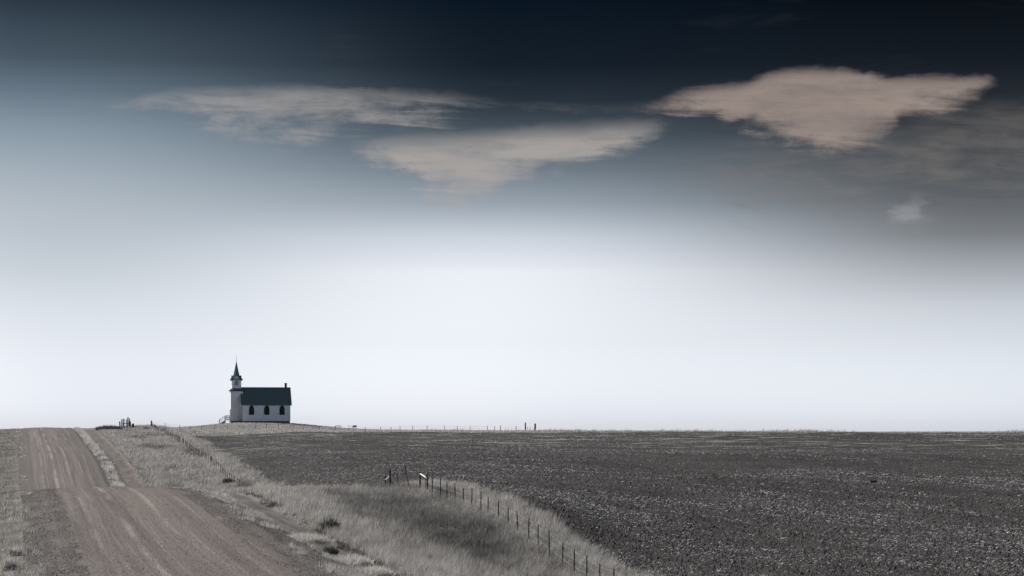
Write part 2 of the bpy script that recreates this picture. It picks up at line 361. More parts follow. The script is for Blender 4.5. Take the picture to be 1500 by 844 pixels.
def f_field(T, s, y):
    big = T.noise(T.xyz(T.m('MULTIPLY', s, .03), T.m('MULTIPLY', y, .03)), 1, 4, .6)
    rowc = T.m('ADD', T.m('MULTIPLY', s, .94), T.m('MULTIPLY', y, .34))
    along = T.m('SUBTRACT', T.m('MULTIPLY', y, .94), T.m('MULTIPLY', s, .34))
    row = T.noise(T.xyz(T.m('MULTIPLY', rowc, .5), T.m('MULTIPLY', along, .05)), 1, 5, .65)
    sp = T.noise(T.xyz(s, y), 4.5, 5, .75); st = T.noise(T.xyz(T.m('MULTIPLY', rowc, 7.0), T.m('MULTIPLY', along, 3.0), 3.0), 1, 3, .7)
    c = T.mix(T.mr(T.m('ADD', T.m('MULTIPLY', big, .4), T.m('MULTIPLY', row, .6)), .36, .62), (.034, .032, .033, 1), (.088, .084, .084, 1))
    c = T.mix(T.mr(sp, .3, .66), T.mix(.6, c, (.008, .008, .008, 1)), c)
    straw = T.m('MULTIPLY', T.mr(st, .6, .72), T.mr(row, .36, .62))
    c = T.mix(T.m('MULTIPLY', straw, .4), c, (.30, .285, .275, 1))
    far = T.mr(y, 290, 350)
    thin = T.m('MULTIPLY', T.mr(T.noise(T.xyz(T.m('MULTIPLY', s, .05), T.m('MULTIPLY', y, .18), 9.0), 1, 6, .7), .53, .62), T.m('MULTIPLY', far, .85))
    c = T.mix(thin, c, (.26, .25, .245, 1))
    return c, sp, .12
def f_grass(T, s, y):
    a = T.noise(T.xyz(s, y), .4, 5, .65); sp = T.noise(T.xyz(s, y, 3.0), 5, 4, .7)
    c = T.mix(T.mr(a, .35, .65), (.13, .122, .11, 1), (.24, .225, .205, 1))
    return T.mix(T.mr(sp, .3, .7), T.mix(.35, c, (.03, .03, .025, 1)), c), sp, .1
o = sheet('ground', 0, land_mat('dry_turf', f_grass)); tag(o, 'rolling prairie under dry grass around the road and the church', 'ground', kind='structure')
o = sheet('road', 1, land_mat('gravel_road', f_road)); tag(o, 'brown gravel road running straight over two crests', 'road', kind='structure')
o = sheet('path', 2, land_mat('dirt_track', f_path)); tag(o, 'narrow dirt track in the ditch beside the gravel road', 'path', kind='structure')
o = sheet('field', 3, land_mat('tilled_soil', f_field)); tag(o, 'dark tilled field strewn with pale straw', 'field', kind='structure')
bm = bmesh.new()
g = 12000; N = 12
vv = [[bm.verts.new((-g + 2 * g * i / N, -g + 2 * g * j / N, -13.5)) for i in range(N + 1)] for j in range(N + 1)]
for j in range(N):
    for i in range(N): bm.faces.new((vv[j][i], vv[j][i+1], vv[j+1][i+1], vv[j+1][i]))
o = obj('plain', bm, mat_new('far_plain', (.17, .16, .14), .95, .3, .004)); tag(o, 'flat dry plain beyond the low hills', 'plain', kind='structure')

# ------------------------------------------------------------------ grass, straw, clods, stones
def attr_mat(name, rough=.9, trans=0.0):
    m = bpy.data.materials.new(name); m.use_nodes = True; T = NT(m.node_tree); b = T.n['Principled BSDF']
    a = T.new('ShaderNodeAttribute', attribute_name='tint'); T.inp(b.inputs['Base Color'], a.outputs[0])
    b.inputs['Roughness'].default_value = rough; b.inputs['Specular IOR Level'].default_value = .15
    if trans:
        t = T.new('ShaderNodeBsdfTranslucent'); T.inp(t.inputs[0], a.outputs[0]); mx = T.new('ShaderNodeMixShader'); mx.inputs[0].default_value = trans
        T.l.new(b.outputs[0], mx.inputs[1]); T.l.new(t.outputs[0], mx.inputs[2]); T.l.new(mx.outputs[0], T.n['Material Output'].inputs[0])
    return m
M_BLADE = attr_mat('dry_blade', .85, .3); M_STRAW = attr_mat('straw', .8); M_CLOD = attr_mat('clod', .95)
def tri_mesh(name, V, Tn, tint, mat, parent=None):
    me = bpy.data.meshes.new(name)
    me.vertices.add(len(V)); me.vertices.foreach_set('co', V.astype(np.float32).ravel())
    me.loops.add(Tn.size); me.loops.foreach_set('vertex_index', Tn.astype(np.int32).ravel())
    me.polygons.add(len(Tn)); me.polygons.foreach_set('loop_start', np.arange(0, Tn.size, 3, dtype=np.int32)); me.polygons.foreach_set('loop_total', np.full(len(Tn), 3, np.int32))
    me.update(calc_edges=True)
    at_ = me.attributes.new('tint', 'FLOAT_COLOR', 'POINT'); at_.data.foreach_set('color', np.c_[tint, np.ones(len(tint))].astype(np.float32).ravel())
    return link(name, me, mat, parent)
def blade_arrays(s, y, h, w, lean=.35, wind=(.18, -.05), z0=None):
    N = len(s); z = ground_z(s, y) if z0 is None else z0; x = s - SL * y
    t = rng.random(N) * 2 * np.pi; d = np.c_[np.cos(t), np.sin(t), np.zeros(N)] * (w / 2)[:, None]
    l = rng.normal(0, lean, (N, 2)) + np.array(wind)
    P = np.c_[x, y, z - .03]; tip = P + np.c_[l[:, 0] * h, l[:, 1] * h, h]
    V = np.empty((N, 3, 3)); V[:, 0] = P - d; V[:, 1] = P + d; V[:, 2] = tip
    return V.reshape(-1, 3), np.arange(3 * N).reshape(-1, 3)
STRAWC = np.array([.47, .456, .436]); WEEDC = np.array([.12, .117, .112])
def scatter(N, s0, s1, y0, y1, p=0.0):
    """random points; p>0 crowds them towards the near end"""
    u = rng.random(N); y = (y0 ** (1 - p) + u * (y1 ** (1 - p) - y0 ** (1 - p))) ** (1 / (1 - p))
    return s0 + rng.random(N) * (s1 - s0), y
def weeds(s, y):
    """how weedy and dark the patch is, 0..1"""
    a = sstep(fbm(s * .16 + 4, y * .05 + 2, 4), .46, .68)
    b = sstep(fbm(s * .5 + 9, y * .13, 3), .55, .75)
    near_ = np.exp(-((s - 22) / 3.2) ** 2 - ((y - 116) / 14) ** 2) * .8 + np.exp(-((s - 21) / 4) ** 2 - ((y - 136) / 22) ** 2) * .28
    pale = np.exp(-((s - 16.3) / 1.3) ** 2) * .55 + sstep(s, 26, 27.5) * .6
    return np.clip(.6 * a + .4 * b + near_ - pale, 0, 1)
def grass(name, s, y, hmul, wmin, label, keep=None, weedy=1.0, light=1.0, parent=None):
    if keep is not None:
        k = rng.random(len(s)) < keep(s, y); s, y = s[k], y[k]
    N = len(s); wd = weeds(s, y) * weedy
    cl = .5 * fbm(s * 1.3, y * .8, 3) + .5 * fbm(s * 4.0, y * 2.2, 2)
    h = hmul * (.15 + 1.3 * cl) * (.55 + .7 * rng.random(N)) * (1 - .25 * wd)
    w = np.maximum(wmin, .00022 * y) * (.6 + .8 * rng.random(N))
    V, Tn = blade_arrays(s, y, h, w)
    mixc = np.clip(wd + rng.normal(0, .16, N), 0, 1)[:, None]
    c = (STRAWC * (1 - mixc) + WEEDC * mixc) * (light * (.45 + .8 * rng.random(N) + 1.3 * (cl - .5) + .4 * (rng.random(N) > .86)))[:, None]
    o = tri_mesh(name, V, Tn, np.repeat(c, 3, 0), M_BLADE, parent)
    return o
def verge_keep(s, y):
    e = np.minimum(sstep(s, 14.6, 16.2), 1 - sstep(s - field_edge(y), -.6, .9))
    return e * (.35 + .65 * sstep(fbm(s * .6, y * .3, 3), .25, .55))
cat = lambda L: (np.concatenate([a for a, b in L]), np.concatenate([b for a, b in L]))
s, y = cat([scatter(400000, 14.4, 30.5, 78, 172, 1.2), scatter(170000, 14.6, 30.5, 225, 440, 1.2), scatter(12000, 14.4, 30.5, 172, 225)])
o = grass('verge_grass', s, y, .56, .02, None, verge_keep); tag(o, 'tall dry grey grass filling the ditch between track and field', 'grass', kind='stuff')
s, y = cat([scatter(50000, -26, 1.0, 66, 170, 1.4), scatter(60000, -26, 1.2, 170, 460, 1.2)])
o = grass('left_bank_grass', s, y, .34, .012, None, lambda s, y: (1 - sstep(s, -.8, 1.2)) * (.25 + .75 * sstep(fbm(s * .5, y * .2, 3), .3, .6)), light=.5)
o.name = 'bank_grass'; tag(o, 'dry grass on the bank along the far side of the gravel road', 'grass', kind='stuff')
# hill grass beyond the field
s, y = cat([scatter(260000, -10, 300, 394, 530), scatter(60000, 30, 110, 425, 525)])
def hill_keep(s, y):
    out = (s < 28.7) * (y > 436) + (s >= 28.7) * (y > field_far(s) - .5)
    return np.clip(out, 0, 1) * (s - .4366 * y < 30) * ((s > 12.5) | (s < .4))
o = grass('hill_grass', s, y, .24, .04, None, hill_keep, weedy=.1, light=1.15); tag(o, 'pale short grass on the low hill around the church', 'grass', kind='stuff')
cs_, cy = scatter(700, 60, 215, 433, 446); nb = 12
s = np.repeat(cs_, nb) + rng.normal(0, .3, 700 * nb); y = np.repeat(cy, nb) + rng.normal(0, .3, 700 * nb)
o = grass('ridge_weeds', s, y, .75, .05, None, lambda s, y: sstep(fbm(s * .12, y * .05, 3), .4, .6), weedy=.6); tag(o, 'ragged taller weeds along the skyline behind the tilled field', 'weeds', kind='stuff')
# tufts on the gravel shoulders and the pale windrow along the far road
L = []
for (s0, s1, y0, y1, k) in ((10.2, 12.4, 70, 150, 900), (14.6, 15.6, 75, 150, 260), (-.6, .9, 66, 140, 200), (.2, 1.2, 230, 440, 200)):
    cs_, cy = scatter(k, s0, s1, y0, y1, .9); keepc = fbm(cs_ * .8, cy * .25, 3) > .5; cs_, cy = cs_[keepc], cy[keepc]
    nb = 26; L.append((np.repeat(cs_, nb) + rng.normal(0, .13, len(cs_) * nb), np.repeat(cy, nb) + rng.normal(0, .3, len(cs_) * nb)))
s, y = cat(L); o = grass('shoulder_grass', s, y, .26, .014, None, weedy=.3, light=1.15); tag(o, 'pale tufts of short dry grass on the gravel shoulders', 'grass', kind='stuff')
cs_, cy = scatter(420, 14.55, 15.3, 76, 150, .9); keepc = fbm(cs_ * .8, cy * .3, 3) > .48; cs_, cy = cs_[keepc], cy[keepc]; nb = 22
o = grass('track_weeds', np.repeat(cs_, nb) + rng.normal(0, .12, len(cs_) * nb), np.repeat(cy, nb) + rng.normal(0, .35, len(cs_) * nb), .22, .02, None, light=.22); tag(o, 'dark matted weeds along the edge of the dirt track', 'weeds', kind='stuff')
y = 225 + rng.random(60000) * 205; s = 11.55 + rng.normal(0, .26, len(y)) + .5 * (fbm(y * .12, y * 0, 2) - .5)
k = rng.random(len(y)) < sstep(fbm(y * .35, s * .8 + 5, 3), .34, .6); s, y = s[k], y[k]
o = grass('windrow_grass', s, y, .5, .03, None, weedy=0.0, light=1.25); tag(o, 'pale ragged line of dead grass edging the far road', 'grass', kind='stuff')
# straw on the field
def field_pts(N, p, ymin=90, ymax=431):
    s, y = scatter(N, 0, 1, ymin, ymax, p); s = 27 + s * (.4366 * y + 14 - 27)
    k = (s > field_edge(y) + .3) & (y < field_far(s)); return s[k], y[k]
s, y = field_pts(420000, 1.2)
rowc = s * .94 + y * .34; al = y * .94 - s * .34
dn = fbm(rowc * .5, al * .06, 4) * .6 + fbm(s * .06, y * .06, 3) * .4
dn = dn + sstep(s, 50, 65) * (.05 * np.exp(-((y - 185) / 22) ** 2) - .12 * np.exp(-((y - 250) / 28) ** 2)) + .1 * (fbm(s * .05, y * .16 + 7, 3) - .45) * sstep(y, 290, 340)  # straw thicker before the crest, thinner behind to imitate shade on the slope beyond
k = rng.random(len(s)) < sstep(dn, .42, .64) * .85 + .04; s, y = s[k], y[k]; N = len(s)
z = ground_z(s, y); t = rng.normal(0.35, .9, N); ln = .05 + .16 * rng.random(N) ** 2; wd = np.maximum(.007, .00010 * y) * (.6 + .8 * rng.random(N))
P = np.c_[s - SL * y, y, z + .02]; d = np.c_[np.cos(t), np.sin(t), rng.random(N) * .55] * ln[:, None]; sd = np.c_[-np.sin(t), np.cos(t), np.zeros(N)] * wd[:, None]
V = np.empty((N, 3, 3)); V[:, 0] = P - sd + [0, 0, -.02]; V[:, 1] = P + sd + np.c_[np.zeros((N, 2)), wd]; V[:, 2] = P + d
c = np.array([.42, .405, .395]) * (.35 + 1.1 * rng.random(N))[:, None]
o = tri_mesh('field_straw', V.reshape(-1, 3), np.arange(3 * N).reshape(-1, 3), np.repeat(c, 3, 0), M_STRAW); tag(o, 'loose pale straw scattered over the dark tilled soil', 'straw', kind='stuff')
def pebbles(s, y, r, c, name, label, cat_):
    N = len(s); z = ground_z(s, y); x = s - SL * y; t0 = rng.random(N) * 6.28
    V = np.empty((N, 5, 3))
    for i in range(4):
        t = t0 + i * np.pi / 2 + rng.normal(0, .25, N); rr = r * (.7 + .6 * rng.random(N))
        V[:, i] = np.c_[x + np.cos(t) * rr, y + np.sin(t) * rr, z - r * .3]
    V[:, 4] = np.c_[x + rng.normal(0, .3, N) * r, y + rng.normal(0, .3, N) * r, z + r * (.6 + .6 * rng.random(N))]
    b = (np.arange(N) * 5)[:, None]
    Tn = np.concatenate([b + np.array([[i, (i + 1) % 4, 4]]) for i in range(4)])
    o = tri_mesh(name, V.reshape(-1, 3), Tn, np.repeat(c, 5, 0), M_CLOD); return tag(o, label, cat_, kind='stuff')
s, y = field_pts(110000, 1.6, 90, 300); N = len(s)
pebbles(s, y, .05 + .09 * rng.random(N) ** 2, np.array([.06, .056, .057]) * (.6 + .8 * rng.random(N))[:, None], 'soil_clods', 'dark clods of turned soil across the tilled field', 'soil')
s, y = cat([scatter(34000, .3, 2.4, 66, 150, 1.3), scatter(46000, 8.8, 12.3, 66, 150, 1.3), scatter(5000, 2.2, 9, 66, 140, 1.3)]); N = len(s)
k = rng.random(N) < sstep(fbm(s * 1.2, y * .4, 3), .3, .55); s, y = s[k], y[k]; N = len(s)
pebbles(s, y, .012 + .03 * rng.random(N) ** 2, np.array([.14, .13, .124]) * (.35 + 1.3 * rng.random(N))[:, None], 'road_gravel', 'loose coarse gravel along the road shoulders', 'gravel')

s, y = cat([scatter(70000, 2.0, 9.6, 66, 142, 1.4), scatter(16000, 1.6, 10.6, 240, 430, 1.2)]); N = len(s)
pebbles(s, y, np.where(y > 200, .02, .007) + .016 * rng.random(N) ** 2, np.array([.2, .178, .165]) * (.3 + 1.3 * rng.random(N))[:, None], 'road_grit', 'fine loose stones over the travelled part of the road', 'gravel')

# ------------------------------------------------------------------ church
M_WALL = mat_new('white_boards', (.74, .775, .84), .6, .05, 1.5, .05, stretch=(.3, .3, 9))
M_TRIM = mat_new('white_trim', (.8, .8, .82), .55, .04, 4)
M_ROOF = mat_new('green_shingle', (.115, .17, .18), .8, .2, 6, .4, stretch=(3, 1, 4))
M_DARK = mat_new('dark_trim', (.03, .038, .045), .7, .2, 5)
M_FOUND = mat_new('stone_foundation', (.10, .105, .115), .9, .35, 3, .4)
M_BRICK = mat_new('chimney_brick', (.13, .10, .09), .9, .35, 8, .4)
M_STEP = mat_new('grey_steps', (.32, .31, .31), .85, .2, 4, .1)
M_METAL = mat_new('dull_metal', (.35, .35, .36), .45, .2, 8, 0, .5)
M_GLASS = bpy.data.materials.new('dark_stained_glass'); M_GLASS.use_nodes = True
T = NT(M_GLASS.node_tree); b = T.n['Principled BSDF']; tc = T.new('ShaderNodeTexCoord')
vo = T.new('ShaderNodeTexVoronoi'); vo.inputs['Scale'].default_value = 5; T.inp(vo.inputs[0], tc.outputs['Object'])
T.inp(b.inputs['Base Color'], T.mix(T.mr(T.sep(vo.outputs['Color'])[0], .75, .95), (.008, .012, .014, 1), (.05, .055, .025, 1)))
b.inputs['Roughness'].default_value = .45; b.inputs['Specular IOR Level'].default_value = .2

CY = 512.0; CX = (355.7 - 750) * CY / F; CZ = (HOR - 616.7) * CY / F
ch = empty('church', (CX, CY, CZ - .02), R(10))
tag(ch, 'small white wooden church with green roof and pointed steeple on the hill', 'church')
LN, WN, HW, HR = 10.5, 6.6, 3.86, 7.36       # nave length, width, wall height, ridge height
poly('nave_wall', [(0,0,0),(LN,0,0),(LN,WN,0),(0,WN,0),(0,0,HW),(LN,0,HW),(LN,WN,HW),(0,WN,HW),(0,WN/2,HR-.12),(LN,WN/2,HR-.12)],
     [(0,1,5,4),(1,2,6,9,5),(2,3,7,6),(3,0,4,8,7),(3,2,1,0)], M_WALL, ch)
bmf = bmesh.new(); add_box(bmf, (LN/2, WN/2, -.55), (LN-.1, WN-.1, 1.1)); add_box(bmf, (-1.24, WN/2, -.55), (2.4, 2.4, 1.1)); obj('foundation', bmf, M_FOUND, ch)
# roof: two thick slopes meeting at the ridge
ov, eo, th = .42, .38, .16
sl = (HR - HW) / (WN / 2); ez = HW - eo * sl
def slope(sgn):
    y0 = WN/2 + sgn * (WN/2 + eo); yr = WN/2
    a = [(-ov, y0, ez), (LN+ov*.7, y0, ez), (LN+ov*.7, yr, HR), (-ov, yr, HR)]
    vs = a + [(p[0], p[1], p[2] + th) for p in a]
    return poly('roof', vs, [(0,1,2,3),(4,5,6,7),(0,1,5,4),(1,2,6,5),(2,3,7,6),(3,0,4,7)], M_ROOF, ch)
rf = slope(-1); rf2 = slope(1)
box('ridge_cap', (LN/2 - .06, WN/2, HR + th + .02), (LN + ov*1.6, .26, .07), M_ROOF, rf)
# barge boards and corner boards
for xx in (-ov - .02, LN + ov*.7 + .02):
    for sg in (-1, 1):
        y0 = WN/2 + sg * (WN/2 + eo); 
        poly('barge_board', [(xx-.02,y0,ez-.12),(xx+.02,y0,ez-.12),(xx+.02,WN/2,HR-.12),(xx-.02,WN/2,HR-.12),(xx-.02,y0,ez+.06),(xx+.02,y0,ez+.06),(xx+.02,WN/2,HR+.06),(xx-.02,WN/2,HR+.06)],
             [(0,1,2,3),(4,5,6,7),(0,1,5,4),(2,3,7,6),(1,2,6,5),(3,0,4,7)], M_TRIM, ch)
for cx_ in (.06, LN - .06):
    for cy_ in (-.015, WN + .015): box('corner_board', (cx_, cy_, HW/2), (.16, .05, HW - .02), M_TRIM, ch)
box('sill_board', (LN/2, -.02, .08), (LN - .3, .05, .16), M_TRIM, ch)
# clapboards: proud lapped boards on the long wall that faces the road, between the corner boards
for k in range(18):
    zz = .26 + k * .19
    bmx = bmesh.new(); v = [bmx.verts.new(p) for p in ((.15,-.003,zz-.09),(LN-.15,-.003,zz-.09),(LN-.15,-.003,zz+.09),(.15,-.003,zz+.09),(.15,-.022,zz-.09),(LN-.15,-.022,zz-.09),(LN-.15,-.008,zz+.09),(.15,-.008,zz+.09))]
    for f in ((4,5,6,7),(0,1,5,4),(2,3,7,6),(0,4,7,3),(1,2,6,5),(0,3,2,1)): bmx.faces.new([v[i] for i in f])
    obj('clapboard', bmx, M_WALL, ch)
def gothic(w, h, n=7):
    """outline of a pointed arch window, from the sill"""
    hs = h - w * .95; out = [(-w/2, 0), (w/2, 0), (w/2, hs)]
    for i in range(1, n): t = i / n; out.append((w/2 * math.cos(t * math.pi/2) ** .8, hs + (h - hs) * math.sin(t * math.pi/2)))
    out.append((0, h))
    return out + [(-a, b) for a, b in out[2:-1][::-1]]
def window(xc, z0, w, h, y=0.0, glass=M_GLASS, fr=M_DARK, parent=ch, sgn=-1):
    o_, i_ = gothic(w, h), gothic(w - .17, h - .16)
    i_ = [(a, b + .07) for a, b in i_]; k = len(o_); bmw = bmesh.new()
    y1 = y + sgn * .11; y2 = y + sgn * .001
    O = [bmw.verts.new((xc + a, y1, z0 + b)) for a, b in o_]; I = [bmw.verts.new((xc + a, y1, z0 + b)) for a, b in i_]
    Ob = [bmw.verts.new((xc + a, y2, z0 + b)) for a, b in o_]; Ib = [bmw.verts.new((xc + a, y2, z0 + b)) for a, b in i_]
    for j in range(k):
        q = (j + 1) % k
        for A_, B_ in ((O, I), (Ob, O), (I, Ib)): bmw.faces.new((A_[j], A_[q], B_[q], B_[j]))
    wo = obj('window', bmw, fr, parent)
    bmp = bmesh.new(); yp = y + sgn * .04; bmp.faces.new([bmp.verts.new((xc + a, yp, z0 + b)) for a, b in i_]); obj('pane', bmp, glass, wo)
    bmm = bmesh.new(); add_box(bmm, (xc, y + sgn * .075, z0 + h * .47), (.05, .05, h * .86)); add_box(bmm, (xc, y + sgn * .078, z0 + h * .5), (w - .2, .045, .05)); obj('mullion', bmm, fr, wo)
    box('sill', (xc, y + sgn * .09, z0 - .03), (w + .18, .18, .07), M_TRIM, wo)
for px in (368.5, 390.7, 413.2):
    window((px - 355.7) / (425.2 - 355.7) * LN, 1.36, 1.12, 2.1)
for k in range(3): window(1.9 + 3.4 * k, 1.36, 1.12, 2.1, WN, sgn=1)
cmn = box('chimney', (9.75, WN/2, HR + .42), (.5, .5, 1.3), M_BRICK, ch); box('chimney_cap', (9.75, WN/2, HR + 1.1), (.64, .64, .14), M_DARK, cmn)
# tower
TX, TY, TW = -1.24, WN/2, 2.62
tw = box('tower_wall', (TX, TY, 3.42), (TW, TW, 6.84), M_WALL, ch)
bmb = bmesh.new(); add_box(bmb, (TX, TY, 4.42), (TW + .08, TW + .08, .16)); obj('belt_course', bmb, M_TRIM, tw)
for a in (-1, 1):
    for b_ in (-1, 1): box('corner_board', (TX + a * (TW/2 - .05), TY + b_ * (TW/2 + .012), 3.4), (.14, .05, 6.7), M_TRIM, tw)
def frustum(name, w0, z0, w1, z1, mat, parent):
    v = []
    for w_, z_ in ((w0, z0), (w1, z1)): v += [(TX - w_/2, TY - w_/2, z_), (TX + w_/2, TY - w_/2, z_), (TX + w_/2, TY + w_/2, z_), (TX - w_/2, TY + w_/2, z_)]
    return poly(name, v, [(0,1,5,4),(1,2,6,5),(2,3,7,6),(3,0,4,7),(4,5,6,7),(3,2,1,0)], mat, parent)
sk = frustum('skirt_roof', TW + .72, 6.78, 2.06, 7.30, M_ROOF, ch); frustum('eave_trim', TW + .66, 6.64, TW + .66, 6.775, M_DARK, sk)
BW = 2.04
bf = box('belfry_wall', (TX, TY, 8.2), (BW, BW, 2.1), M_WALL, ch)
# gables of the belfry with their little roofs, and the dark corner eaves
GZ, GH = 9.26, .78
for q in range(4):
    Mq = Matrix.Translation((TX, TY, 0)) @ Matrix.Rotation(q * math.pi/2, 4, 'Z')
    hb = BW/2
    vs = [(-hb, -hb-.01, GZ-.05), (hb, -hb-.01, GZ-.05), (0, -hb-.01, GZ+GH), (-hb, -hb+.3, GZ-.05), (hb, -hb+.3, GZ-.05), (0, -hb+.3, GZ+GH)]
    poly('gable', [Mq @ Vector(p) for p in vs], [(0,1,2),(3,5,4),(0,2,5,3),(1,4,5,2),(0,3,4,1)], M_WALL, bf)
    for sg in (-1, 1):
        vs = [(sg*(hb+.28), -hb-.09, GZ-.05), (sg*.02, -hb-.09, GZ+GH+.06), (sg*.02, 0, GZ+GH+.04), (sg*(hb+.28), 0, GZ-.05)]
        vs += [(a, b_, c_ + .08) for a, b_, c_ in vs]
        poly('gable_roof', [Mq @ Vector(p) for p in vs], [(0,1,2,3),(4,5,6,7),(0,1,5,4),(1,2,6,5),(2,3,7,6),(3,0,4,7)], M_ROOF, bf)
    # pointed louvre opening
    ol = gothic(.74, 1.12); bml = bmesh.new(); fo = [bml.verts.new(Mq @ Vector((a, -hb-.03, 7.95 + b_))) for a, b_ in ol]; bk = [bml.verts.new(Mq @ Vector((a, -hb+.02, 7.95 + b_))) for a, b_ in ol]
    bml.faces.new(fo)
    for j in range(len(ol)): bml.faces.new((fo[j], fo[(j+1) % len(ol)], bk[(j+1) % len(ol)], bk[j]))
    lo = obj('louvre', bml, mat_new('louvre_grey', (.16, .16, .185), .8, .1), bf)
    for j in range(5): obj('slat', add_box(bmesh.new(), (0, -hb-.045, 8.05 + j * .17), (.58 - .05 * (j > 3), .05, .05), Mq), M_WALL, lo)
for a in (-1, 1):
    for b_ in (-1, 1): box('corner_eave', (TX + a * (BW/2 + .06), TY + b_ * (BW/2 + .06), GZ + .0), (.5, .5, .46), M_ROOF, bf)
# octagonal spire
bms = bmesh.new(); ring = []
for i in range(8): t = math.pi/8 + i * math.pi/4; ring.append((math.cos(t), math.sin(t)))
lv = [(.98, GZ + .12), (.82, GZ + .62), (.46, GZ + 2.1), (.03, GZ + 4.1)]
rr = [[bms.verts.new((TX + a * r_, TY + b_ * r_, z_)) for a, b_ in ring] for r_, z_ in lv]
for k in range(3):
    for i in range(8): bms.faces.new((rr[k][i], rr[k][(i+1)%8], rr[k+1][(i+1)%8], rr[k+1][i]))
bms.faces.new(rr[3]); sp = obj('spire', bms, M_ROOF, ch)
bmf = add_tube(bmesh.new(), (TX, TY, GZ + 4.0), (TX, TY, GZ + 5.25), .045, .03); obj('finial', bmf, M_METAL, sp)
# front door on the tower, steps and white railings
dr = box('door', (TX - TW/2 - .03, TY, 1.5), (.08, 1.5, 2.2), M_DARK, ch)
box('door_frame', (TX - TW/2 - .035, TY, 2.68), (.09, 1.8, .16), M_TRIM, dr); box('handle', (TX - TW/2 - .1, TY + .1, 1.4), (.06, .04, .18), M_METAL, dr)
x0 = TX - TW/2
st = box('steps', (x0 - .62, TY, .25), (1.2, 1.9, .14), M_STEP, ch)
for k in range(5): box('tread', (x0 - 1.36 - k * .27, TY, .10 - k * .175), (.3, 1.7, .07), M_STEP, st)
for sd_ in (-.92, .92):
    poly('stringer', [(x0-1.22, TY+sd_, .17), (x0-2.62, TY+sd_, -.75), (x0-2.62, TY+sd_, -1.0), (x0-1.22, TY+sd_, -.35), (x0-1.22, TY+sd_*.95, .17), (x0-2.62, TY+sd_*.95, -.75), (x0-2.62, TY+sd_*.95, -1.0), (x0-1.22, TY+sd_*.95, -.35)],
         [(0,1,2,3),(7,6,5,4),(0,4,5,1),(1,5,6,2),(2,6,7,3),(3,7,4,0)], M_STEP, st)
    for xx, zb, zt in ((x0-.08, -.5, 1.25), (x0-1.2, -.9, 1.25), (x0-2.45, -1.05, .42)): box('railing_post', (xx, TY + sd_*1.05, (zb+zt)/2), (.16, .16, zt-zb), M_TRIM, st)
    for k in range(5): box('baluster', (x0 - .28 - .2 * k, TY + sd_*1.05, .76), (.06, .05, .86), M_TRIM, st)
    for dz in (0, -.42):
        obj('railing', add_tube(bmesh.new(), (x0-.08, TY+sd_*1.05, 1.2+dz), (x0-1.2, TY+sd_*1.05, 1.2+dz), .075), M_TRIM, st)
        obj('railing', add_tube(bmesh.new(), (x0-1.2, TY+sd_*1.05, 1.2+dz), (x0-2.45, TY+sd_*1.05, .36+dz), .075), M_TRIM, st)

# ------------------------------------------------------------------ fences
M_POST = mat_new('weathered_post', (.045, .042, .04), .9, .4, 6, .3, stretch=(6, 6, 1))
M_WIRE = mat_new('bright_wire', (.5, .5, .5), .35, .1, 5, 0, .6)
M_RAIL = mat_new('bleached_rail', (.7, .69, .67), .7, .15, 5)
M_GREYP = mat_new('silver_wood', (.17, .16, .155), .9, .45, 5, .3, stretch=(6, 6, 1))
def sag(n): return [i / n for i in range(n + 1)]
def post(parent, p, h, r, lean=.03, mat=M_POST, name='post'):
    l = Vector((random.gauss(0, lean), random.gauss(0, lean), 1)) * h
    bm = add_tube(bmesh.new(), (0, 0, -.35), l * .97, r, r * .88, 6); add_tube(bm, l * .968, l, r * .86, r * .5, 6)
    o = obj(name, bm, mat, parent); o.location = Vector(p) - parent.location; return Vector(p) + l
def wires(parent, tops, fr, r, mat=M_WIRE):
    for f in fr:
        bm = bmesh.new()
        for (a, ha), (b, hb) in zip(tops[:-1], tops[1:]):
            A = a + (ha - a) * f; B = b + (hb - b) * f; m = (A + B) / 2 - Vector((0, 0, .02))
            add_tube(bm, A, m, r, n=3); add_tube(bm, m, B, r, n=3)
        for v in bm.verts: v.co -= parent.location
        obj('wire', bm, mat, parent)
def on(s, y, dz=0): x = s - SL * y; return Vector((x, y, gz(x, y) + dz))
SF = 25.4
# near fence, from the frame's lower edge to the brace on the crest
fn = empty('fence', on(SF, 120)); tag(fn, 'wire fence of dark steel posts in tall grass beside the tilled field', 'fence')
tops = []
for k in range(22):
    yy = 93 + 2.38 * k + random.uniform(-.15, .15); p = on(SF + random.uniform(-.05, .05), yy); tops.append((p, post(fn, p, 1.18 + random.uniform(-.08, .1), .034, .02)))
bp = [on(SF, 145.0), on(SF + .1, 142.9)]
bt = [post(fn, bp[0], 1.3, .065, .01, name='brace_post'), post(fn, bp[1], 1.25, .06, .01, name='brace_post')]
bm = add_tube(bmesh.new(), bt[0] - Vector((0, 0, .12)), bt[1] - Vector((0, 0, .3)), .04)
for v in bm.verts: v.co -= fn.location
obj('brace_rail', bm, M_RAIL, fn)
tops = [t for t in tops if t[0].y < 142.5] + [(bp[1], bt[1]), (bp[0], bt[0])]
wires(fn, tops, (.35, .62, .9), .0038)
